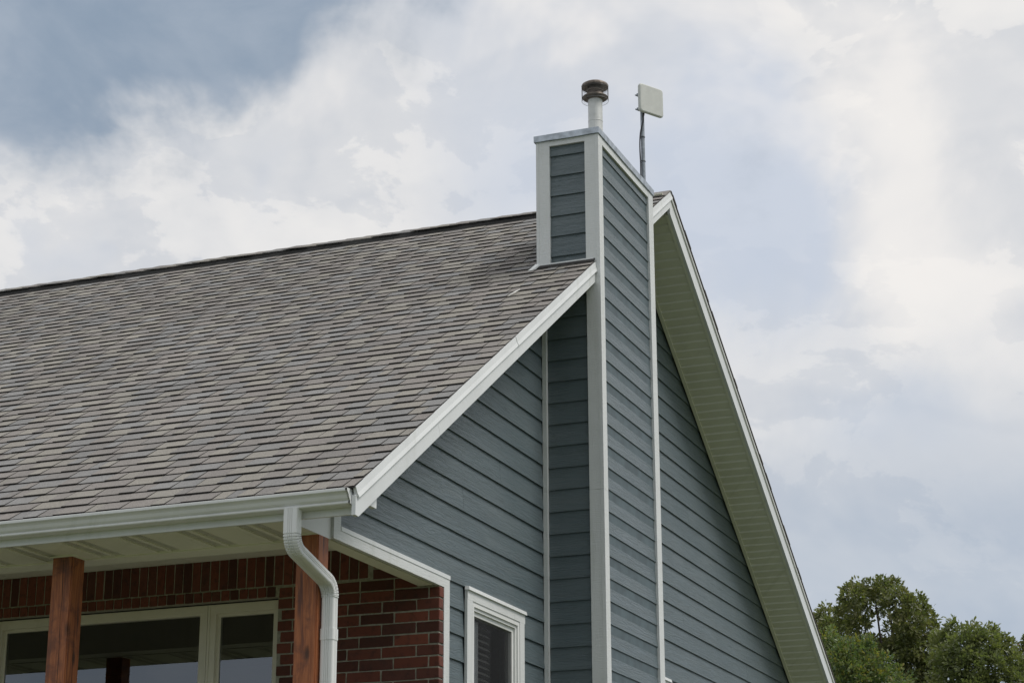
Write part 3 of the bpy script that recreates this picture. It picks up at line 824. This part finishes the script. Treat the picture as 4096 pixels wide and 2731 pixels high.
# gable windows ---------------------------------------------------------
def gable_window(y0, y1, ztop, zbot):
    mb = MB(); mb.box(.0, .0215, y0, y1, ztop-.0955, ztop-.0275)
    wn = obj('window', mb, 'rough_trim', gable if False else house)
    mb = MB(); mb.hexa([(.0, y0-.004, ztop-.0272), (.036, y0-.004, ztop-.0305), (.036, y1+.010, ztop-.0305), (.0, y1+.010, ztop-.0272), (.0, y0+.006, ztop), (.030, y0+.006, ztop-.0035), (.030, y1+.010, ztop-.0035), (.0, y1+.010, ztop)])
    obj('window_flashing', mb, 'smooth_trim', wn)
    cw = .098
    box('casing', 'rough_trim', wn, .0, .021, y0-.004, y0+cw, zbot, ztop-.0958)
    box('casing', 'rough_trim', wn, .0, .021, y1-cw-.006, y1-.012, zbot, ztop-.0958)
    a0, a1 = y0+cw+.001, y1-cw-.007
    def frame(nm, a, b2, zt, xf, ww, mat='vinyl_white'):
        m2 = MB(); m2.box(xf-.05, xf, a, b2, zt-ww, zt); m2.box(xf-.05, xf, a, a+ww, zbot, zt-ww); m2.box(xf-.05, xf, b2-ww, b2, zbot, zt-ww)
        return obj(nm, m2, mat, wn)
    zt = ztop-.0960
    frame('frame', a0, a1, zt, .016, .032); frame('sash', a0+.0325, a1-.0325, zt-.0325, .004, .022); frame('sash', a0+.055, a1-.055, zt-.055, -.012, .030)
    g = MB(); g.face([(-.020, a0+.083, zbot), (-.020, a1-.083, zbot), (-.020, a1-.083, zt-.083), (-.020, a0+.083, zt-.083)]); obj('insect_screen', g, 'screen', wn)
    g = MB(True); g.face([(-.040, a0+.08, zbot), (-.040, a1-.08, zbot), (-.040, a1-.08, zt-.08), (-.040, a0+.08, zt-.08)]); obj('pane', g, 'glass_plain', wn)
    # sheer curtain hanging inside
    g = MB(); n = 60; pr = None
    for k in range(n+1):
        f = k/n; yy = a0+.07+f*.20; xx = -.066-.012*math.sin(f*25)-.006*math.sin(f*57)
        if pr: g.face([(pr[0], pr[1], zbot), (xx, yy, zbot), (xx, yy, zt-.10), (pr[0], pr[1], zt-.10)])
        pr = (xx, yy)
    obj('curtain', g, 'curtain_cloth', wn)
    zs_ = zt-.10  # tilted slats added to stand for a brick-like reflection in the pane
    while zs_ > zbot+.4:
        g = MB(); g.face([(-.112, a0+.27, zs_), (-.112, a0+.56, zs_), (-.074, a0+.56, zs_-.030), (-.074, a0+.27, zs_-.030)]); obj('reflection_slat', g, 'reflection_slats', wn); zs_ -= .046
    return wn
gable_window(12.722, 13.830, 4.257, 2.75)
gable_window(16.38, 17.487, 4.244, 2.75)

# chimney -----------------------------------------------------------------
CX0, CX1, CY0, CY1, CT = -.049, .494, 14.33, 15.785, 8.252
cm = MB(); cm.box(CX0+.02, CX1-.02, CY0+.018, CY1-.02, GZ, CT-.01)
chim = obj('chimney', cm, 'sheathing', house)
CE, C0 = .1765, 8.117
def lap_x(x0, x1, z, e, yb, parent, ztop=None):
    mb = MB(); L = min(e+.022, (ztop-z) if ztop else 9); yt = yb+.0150*L/(e+.022)
    mb.hexa([(x0, yb, z), (x1, yb, z), (x1, yb+.010, z), (x0, yb+.010, z), (x0, yt+.0005, z+L), (x1, yt+.0005, z+L), (x1, yt+.008, z+L), (x0, yt+.008, z+L)])
    obj('siding_board', mb, 'siding', parent)
def lap_side(y0, y1, z, e, xb, parent, ztop=None):
    mb = MB(); L = min(e+.022, (ztop-z) if ztop else 9); xt = xb-.0150*L/(e+.022)
    mb.hexa([(xb-.010, y0, z), (xb, y0, z), (xb, y1, z), (xb-.010, y1, z), (xt-.008, y0, z+L), (xt-.0005, y0, z+L), (xt-.0005, y1, z+L), (xt-.008, y1, z+L)])
    obj('siding_board', mb, 'siding', parent)
for k in range(0, 30):
    z = C0 - k*CE
    if z < 3.0: break
    xl = .068 if z > 7.0 else .030
    if z > 7.0 or z < 6.98: lap_x(xl, .376, z, CE, CY0, chim, 8.206 if k == 0 else None)
    lap_side(14.413, 15.657, z, CE, CX1-.012, chim, 8.19 if k == 0 else None)
# corner boards (front pair, side pair), split where the photo shows the butt joint
box('trim_board', 'rough_trim', chim, CX0+.0245, .068, CY0-.016, CY0+.016, 7.10, 8.2515)
box('trim_board', 'rough_trim', chim, CX0, CX0+.024, CY0-.018, CY0+.09, 7.10, 8.2515)
for a, b2 in ((5.2635, 8.2515), (GZ, 5.262)):
    box('trim_board', 'rough_trim', chim, .376, .4675, CY0-.016, CY0+.016, a, b2)
    box('trim_board', 'rough_trim', chim, .468, .4965, CY0-.018, 14.413, a, b2)
box('trim_board', 'rough_trim', chim, .468, .4965, 15.657, CY1, GZ, 8.2515)
box('trim_board', 'rough_trim', chim, .0685, .3755, CY0-.014, CY0+.016, 8.2055, 8.2515)
box('trim_board', 'rough_trim', chim, .468, .4945, 14.4135, 15.6565, 8.189, 8.2515)
box('trim_board', 'rough_trim', chim, CX0+.01, .468, CY1-.02, CY1, 7.5, 8.2515)
for a, b2 in ((5.2755, 7.0), (GZ, 5.274)):
    box('trim_board', 'rough_trim', chim, -.004, .031, 14.2985, 14.3345, a, b2)
# sheet-metal chase cover
mb = MB(); e = .014
a, b2, c_, d_ = CX0-e, CX1+.012, CY0-.032, CY1+.012
def ringp(o, z): return [(a-o, c_-o, z), (b2+o, c_-o, z), (b2+o, d_+o, z), (a-o, d_+o, z)]
n_ = 26
rr = []
def wavy(o, z, amp):
    pts = []
    def seg(p, q, n):
        for k in range(n):
            f = k/n; pts.append((p[0]+(q[0]-p[0])*f, p[1]+(q[1]-p[1])*f, z+amp*(math.sin(f*9.4)*.5+math.sin(f*23+1)*.3)))
    p = ringp(o, z); seg(p[0], p[1], 8); seg(p[1], p[2], 16); seg(p[2], p[3], 8); seg(p[3], p[0], 16); return pts
mb.rings([wavy(0, 8.252, .003), wavy(.001, 8.306, .0), [( .225+(p[0]-.225)*.2, 15.05+(p[1]-15.05)*.2, 8.33) for p in wavy(0, 8.33, 0)]], True, True)
obj('chase_cover', mb, 'galvanised', chim)
# roof flashing along the chimney foot
mb = MB(); zz = zf(CY0)
mb.hexa([(-.05, 14.286, zf(14.286)+.016), (.452, 14.286, zf(14.286)+.016), (.452, 14.314, zf(14.314)+.018), (-.05, 14.314, zf(14.314)+.018), (-.05, 14.286, zf(14.286)+.019), (.452, 14.286, zf(14.286)+.019), (.452, 14.3125, zf(14.314)+.034), (-.05, 14.3125, zf(14.314)+.034)])
obj('flashing', mb, 'black_felt', chim)
mb = MB(); mb.hexa([(-.03, 14.308, zf(14.314)+.022), (.44, 14.308, zf(14.314)+.022), (.44, 14.3125, zf(14.314)+.022), (-.03, 14.3125, zf(14.314)+.022), (-.03, 14.309, zf(14.314)+.040), (.44, 14.309, zf(14.314)+.040), (.44, 14.3125, zf(14.314)+.040), (-.03, 14.3125, zf(14.314)+.040)])
obj('flashing', mb, 'smooth_trim', chim)
mb = MB()
q = [(-.105, 14.255), (-.070, 14.255), (-.022, 14.308), (-.060, 14.318)]
mb.hexa([(x, y, zf(y)+.016) for x, y in q]+[(x, y, zf(y)+(.019 if i < 2 else .05)) for i, (x, y) in enumerate(q)])
obj('flashing', mb, 'smooth_trim', chim)

# flue ---------------------------------------------------------------------
FX, FY = .225, 15.05
mb = MB(); mb.lathe([(.0625, 8.29), (.0625, 8.925)], FX, FY, 40)
flue = obj('flue', mb, 'pipe_metal', house, True, 40)
mb = MB(); mb.tube([(FX+.0625*math.cos(R(-72)), FY+.0625*math.sin(R(-72)), 8.31), (FX+.0625*math.cos(R(-72)), FY+.0625*math.sin(R(-72)), 8.92)], .0018, 6)
obj('pipe_seam', mb, 'pipe_metal', flue)
mb = MB(); mb.lathe([(.0635, 8.70), (.0645, 8.702), (.0645, 8.706), (.0635, 8.708)], FX, FY, 40); obj('pipe_joint', mb, 'pipe_metal', flue, True, 40)
mb = MB(); mb.lathe([(.064, 8.905), (.072, 8.912), (.074, 8.926), (.108, 8.926), (.112, 8.930), (.110, 8.936), (.078, 8.942), (.076, 8.962), (.068, 8.972), (.066, 8.985), (.073, 8.988), (.073, 8.998), (.066, 9.003), (.062, 9.03), (.02, 9.02)], FX, FY, 40)
obj('flue_collar', mb, 'cap_metal', flue, True, 35)
mb = MB(); mb.lathe([(.064, 9.034), (.112, 9.026), (.1165, 9.026), (.1185, 9.040), (.114, 9.050), (.095, 9.062), (.06, 9.071), (.02, 9.075), (.001, 9.075)], FX, FY, 40)
obj('rain_cap', mb, 'cap_metal', flue, True, 40)
mb = MB(); mb.lathe([(.1155, 8.900), (.1155, 9.022)], FX, FY, 48); obj('spark_screen', mb, 'mesh', flue, True)
for z in (8.900, 9.019):
    mb = MB(); mb.tube([(FX+.116*math.cos(2*PI*k/40), FY+.116*math.sin(2*PI*k/40), z) for k in range(41)], .0014, 6); obj('screen_ring', mb, 'wire_metal', flue, True)
for a in (-156, 14, 100):
    mb = MB(); cx_, cy_ = FX+.113*math.cos(R(a)), FY+.113*math.sin(R(a)); mb.tube([(cx_, cy_, 8.90), (cx_, cy_, 9.03)], .004, 6); obj('cap_bracket', mb, 'cap_metal', flue)

# antenna --------------------------------------------------------------------
ant = root('antenna', (.398, 15.85, 7.9), 'square off-white panel antenna on a thin grey mast behind the chimney', 'antenna')
MX, MY = .398, 15.85
mb = MB(); mb.tube([(MX, MY, 7.7), (MX, MY, 9.30)], .0175, 20); obj('mast', mb, 'mast_metal', ant, True, 40)
nrm = Vector((.857, -.515, 0)); uu = Vector((.515, .857, 0)); ctr = Vector((MX, MY, 9.205)) + nrm*.062 + uu*.048
def rrect(hw, hh, r, n=6):
    pts = []
    for cx_, cy_, a0 in ((hw-r, hh-r, 0), (-hw+r, hh-r, 90), (-hw+r, -hh+r, 180), (hw-r, -hh+r, 270)):
        for k in range(n+1):
            a = R(a0+90*k/n); pts.append((cx_+r*math.cos(a), cy_+r*math.sin(a)))
    return pts
def panel(sections):
    mb = MB(); rr = []
    for hw, hh, r, d in sections:
        rr.append([ctr+uu*p[0]+Vector((0, 0, p[1]))+nrm*d for p in rrect(hw, hh, r)])
    mb.rings(rr); return mb
obj('panel', panel([(.130, .128, .02, -.018), (.136, .134, .024, -.012), (.140, .138, .026, .0), (.140, .138, .026, .010), (.137, .135, .026, .017), (.130, .128, .024, .021)]), 'antenna_plastic', ant, True, 14)
obj('housing', panel([(.110, .105, .012, -.042), (.116, .111, .016, -.036), (.116, .111, .016, -.017)]), 'antenna_plastic', ant, True, 50)
for z in (9.13, 9.27):
    c0 = Vector((MX, MY, z)); mb = MB(); mb.tube([c0-nrm*.032-uu*.05, c0-nrm*.032+uu*.05], .006, 8); mb.tube([c0-nrm*.034-uu*.032, c0+nrm*.03-uu*.032], .004, 6); mb.tube([c0-nrm*.034+uu*.032, c0+nrm*.03+uu*.032], .004, 6)
    mb.hexa([tuple(c0+nrm*a+uu*b+Vector((0, 0, d))) for d in (-.012, .012) for a, b in ((-.026, -.042), (.02, -.042), (.02, .042), (-.026, .042))])
    obj('bracket', mb, 'mast_metal', ant)
cp = ctr - uu*.068 - nrm*.022 + Vector((0, 0, -.128))
mb = MB(); mb.tube([cp+Vector((0, 0, .02)), cp-Vector((0, 0, .012)), cp-Vector((0, 0, .030))], [.011, .011, .008], 12); obj('cable_gland', mb, 'black_rubber', ant, True, 40)
cpts = [cp-Vector((0, 0, .025)), cp-Vector((.004, 0, .07)), Vector((MX+.012, MY-.03, 8.98)), Vector((MX-.012, MY-.028, 8.90)), Vector((MX-.022, MY-.022, 8.80)), Vector((MX-.023, MY-.018, 8.70)), Vector((MX-.018, MY-.020, 8.60)), Vector((MX-.020, MY-.020, 8.50)), Vector((MX-.015, MY-.02, 8.3))]
def smooth_path(p, it=3):
    for _ in range(it):
        q = [p[0]]
        for i in range(len(p)-1): q += [p[i]*.75+p[i+1]*.25, p[i]*.25+p[i+1]*.75]
        q.append(p[-1]); p = q
    return p
mb = MB(); mb.tube(smooth_path(cpts), .0065, 8); obj('cable', mb, 'black_rubber', ant, True)
for z in (8.855, 8.62):
    mb = MB(); mb.tube([(MX-.003+.023*math.cos(2*PI*k/20), MY-.003+.023*math.sin(2*PI*k/20), z) for k in range(21)], .003, 6); obj('cable_tie', mb, 'black_rubber', ant)

# feather on the roof ----------------------------------------------------------
mb = MB(); pa, pb = Vector(roofpt(.002, (13.57-EY)/cs, .018)), Vector(roofpt(.052, (13.69-EY)/cs, .024))
n = 10; sd_ = Vector((1, -.35, -.1)).normalized()
for k in range(n):
    f0, f1_ = k/n, (k+1)/n; w0 = .013*math.sin(PI*min(f0*.9+.06, 1)); w1 = .013*math.sin(PI*min(f1_*.9+.06, 1))
    a0 = pa.lerp(pb, f0); a1 = pa.lerp(pb, f1_); cv = Vector((0, 0, .006))
    for s_ in (-1, 1):
        mb.face([a0, a1, a1+sd_*w1*s_+cv, a0+sd_*w0*s_+cv])
mb.tube([pa, pb], .0012, 5)
fo = obj('feather', mb, 'feather_white'); fo['label'] = 'small white feather lying on the shingles below the chimney'; fo['category'] = 'feather'

# trees --------------------------------------------------------------------------
def tree(name, label, lobes, base, cols, leaf, stems, dens=1.0, seed=1, tip=None, lf=.88):
    r = random.Random(seed); cxm = base
    t = root(name, (base[0], base[1], gz(*base)), label, 'tree', 'trees beyond the house')
    lowest = min(l[2] for l in lobes); mb = MB()
    bz = gz(*base); fork = Vector((base[0]+r.uniform(-.2, .2), base[1], lowest-.6))
    mb.tube([Vector((base[0], base[1], bz-.1)), Vector((base[0], base[1], bz+.5)), Vector((base[0]-.05, base[1], bz+3)), fork], [.26, .2, .16, .13], 10)
    obj('trunk', mb, 'bark', t, True)
    for l in stems:
        mb = MB(); tip_ = Vector(l[:3]); mid = fork.lerp(tip_, .5)+Vector((r.uniform(-.15, .15), r.uniform(-.1, .1), .15))
        pts = smooth_path([fork, mid, tip_], 2); mb.tube(pts, [.055*(1-i/len(pts))+.012 for i in range(len(pts))], 6); obj('limb', mb, 'bark', t, True)
    mb = MB()
    for (x, y, z, rad) in lobes:
        C_ = Vector((x, y, z))
        ncl = int(62*dens*(rad/.45)**2)
        for k in range(ncl):
            d = Vector((r.gauss(0, 1), r.gauss(0, 1), r.gauss(0, 1)+.25)).normalized(); rr = rad*r.uniform(.45, 1.08)
            cc = C_+Vector((d.x*rr, d.y*rr, d.z*rr*.92)); bright = .62+.5*max(0, d.z)+r.uniform(-.12, .12)
            base_c = r.choice(cols)
            axis = (d+Vector((r.uniform(-.4, .4), r.uniform(-.4, .4), .55))).normalized()
            nl = r.randint(11, 17)
            for q in range(nl):
                o_ = Vector((r.gauss(0, 1), r.gauss(0, 1), r.gauss(0, 1)))
                dr = (axis*.55+o_*.55); dr.z -= .15; dr.normalize()
                L = lf*leaf*r.uniform(.7, 1.25); wv = dr.cross(Vector((r.uniform(-1, 1), r.uniform(-1, 1), r.uniform(.2, 1)))).normalized()*L*.26
                s_ = cc+o_*.045; e_ = s_+dr*L; m_ = s_.lerp(e_, .5)+Vector((0, 0, .012))
                cl = base_c
                if tip and r.random() < tip[1] and d.z > .1: cl = tip[0]
                kk = r.uniform(.86, 1.14)
                mb.face([s_, m_-wv, e_, m_+wv], tuple(v*kk for v in cl))
    obj('crown', mb, 'leaf', t)
    return t
TA = [(-6.29, 60, 13.06, 0.35), (-5.96, 60.5, 13.09, 0.30), (-6.92, 59.5, 12.75, 0.5), (-6.58, 60.8, 12.76, 0.5), (-5.67, 59.6, 12.49, 0.52), (-5.26, 60.2, 12.41, 0.42), (-5.05, 60.6, 12.16, 0.36), (-7.33, 60.4, 12.43, 0.46), (-6.94, 59.6, 11.89, 0.42), (-7.44, 60.6, 11.86, 0.42), (-5.3, 59.4, 11.83, 0.43), (-4.86, 60.2, 11.67, 0.34), (-5.75, 60.9, 11.74, 0.36), (-5.42, 59.8, 11.23, 0.55), (-4.93, 60.4, 11.14, 0.48), (-6.16, 60.5, 10.98, 0.58), (-6.94, 61, 11.25, 0.54), (-5.38, 60.2, 10.61, 0.6), (-4.9, 60.8, 10.52, 0.55), (-5.83, 60, 9.94, 0.71), (-5.03, 60.4, 9.73, 0.71), (-6.93, 61, 10.13, 0.72), (-6.2, 61.5, 9.0, .9), (-7.2, 61, 8.9, .8), (-5.2, 61, 8.7, .8), (-6.12, 60.9, 12.05, .30), (-6.02, 60.7, 11.42, .34), (-6.62, 60.6, 11.55, .26)]
TB = [(-6.1, 52, 10.23, 0.34), (-6.35, 52.4, 9.91, 0.41), (-5.5, 51.6, 9.94, 0.37), (-5.16, 52.2, 10.01, 0.31), (-5.67, 51.4, 9.53, 0.44), (-5.24, 51.8, 9.5, 0.44), (-4.81, 52.3, 9.61, 0.31), (-6.19, 52.2, 9.35, 0.48), (-5.4, 51.5, 8.95, 0.54), (-4.91, 52, 9.12, 0.44), (-4.46, 52.4, 9.15, 0.34), (-6.05, 52, 8.72, 0.61), (-5.18, 52.2, 8.57, 0.62), (-4.45, 51.8, 8.55, 0.54), (-6.84, 52.4, 9.54, 0.55), (-5.5, 52, 7.8, .8), (-4.6, 52, 7.9, .6), (-6.6, 52, 7.9, .8)]
TC = [(-3.62, 57, 11.09, 0.34), (-4.09, 57.4, 10.89, 0.38), (-3.01, 56.6, 10.95, 0.33), (-2.66, 57.3, 10.96, 0.32), (-3.28, 56.4, 10.52, 0.48), (-2.8, 56.8, 10.48, 0.48), (-2.36, 57.2, 10.58, 0.38), (-3.92, 56.8, 10.26, 0.45), (-3.24, 56.3, 9.94, 0.55), (-2.6, 56.6, 9.88, 0.56), (-2.1, 57, 10.11, 0.37), (-3.83, 56.8, 9.63, 0.6), (-2.96, 56.4, 9.32, 0.63), (-2.19, 56.8, 9.47, 0.52), (-3.49, 57, 8.94, 0.75), (-2.54, 57, 8.76, 0.75), (-4.25, 57.4, 9.1, 0.6), (-3.1, 57.3, 8.0, .9), (-2.0, 57, 8.3, .7)]
TD = [(-9.53, 67, 13.63, 0.31), (-9.9, 67.4, 13.33, 0.44), (-9.3, 66.6, 13.08, 0.39), (-10.02, 67, 12.68, 0.62), (-9.38, 67.2, 12.5, 0.53), (-10.54, 67.4, 12.94, 0.53), (-10.15, 67, 11.75, 0.7), (-9.2, 67, 11.6, .6), (-9.9, 67, 10.5, .9), (-10.9, 67.3, 11.9, .7)]
TE = [(-2.41, 63, 11.21, 0.41), (-2.14, 63.4, 11.56, 0.5), (-2.31, 63, 10.59, 0.58), (-1.82, 63.5, 11.02, 0.67), (-2.14, 63, 9.9, 0.74), (-1.2, 63.4, 10.9, .8), (-1.4, 63.2, 9.9, .9), (-1.7, 63, 8.9, .9)]
G1 = [(0.1606, 0.1762, 0.0742), (0.1986, 0.2077, 0.089), (0.1299, 0.1511, 0.0668), (0.2293, 0.2242, 0.1075)]
G2 = [(0.1441, 0.1965, 0.0863), (0.1788, 0.2246, 0.0905), (0.1095, 0.1616, 0.0777), (0.2018, 0.2317, 0.0948)]
G3 = [(0.1948, 0.2193, 0.0927), (0.2248, 0.2403, 0.1075), (0.1574, 0.1849, 0.0817)]
tree('oak_tree', 'tallest oak tree, its forked stem showing through a gap in the crown', TA, (-6.1, 60.6), G1, .145, [(-6.45, 60.2, 12.7), (-6.0, 60.2, 12.2), (-5.4, 60.2, 11.9), (-7.2, 60.4, 12.3), (-5.0, 60.5, 11.6)], 1.0, 3)
tree('broadleaf_tree', 'low bushy tree with yellowish leaf tips beside the white rake board', TB, (-5.5, 52.2), G2, .115, [(-5.6, 52, 9.6), (-4.9, 52, 9.2), (-6.2, 52.2, 9.5)], 1.15, 5, ((.27, .24, .065), .20))
tree('oak_tree', 'rounded bright green tree to the right of the tallest oak', TC, (-3.2, 57.3), G3, .135, [(-3.4, 57, 10.7), (-2.7, 57, 10.5), (-4.0, 57.2, 10.4)], 1.1, 8)
tree('oak_tree', 'dark green treetop just peeping out past the white rake board', TD, (-10.0, 67.4), G1, .15, [(-9.6, 67, 13.1), (-10.4, 67.3, 12.7)], 1.0, 12)
tree('oak_tree', 'tree with reddish leaf tips at the right edge of the photo', TE, (-1.6, 63.4), G1, .14, [(-2.1, 63.2, 11.3), (-1.4, 63.3, 10.9)], 1.0, 15, ((.17, .055, .030), .22))
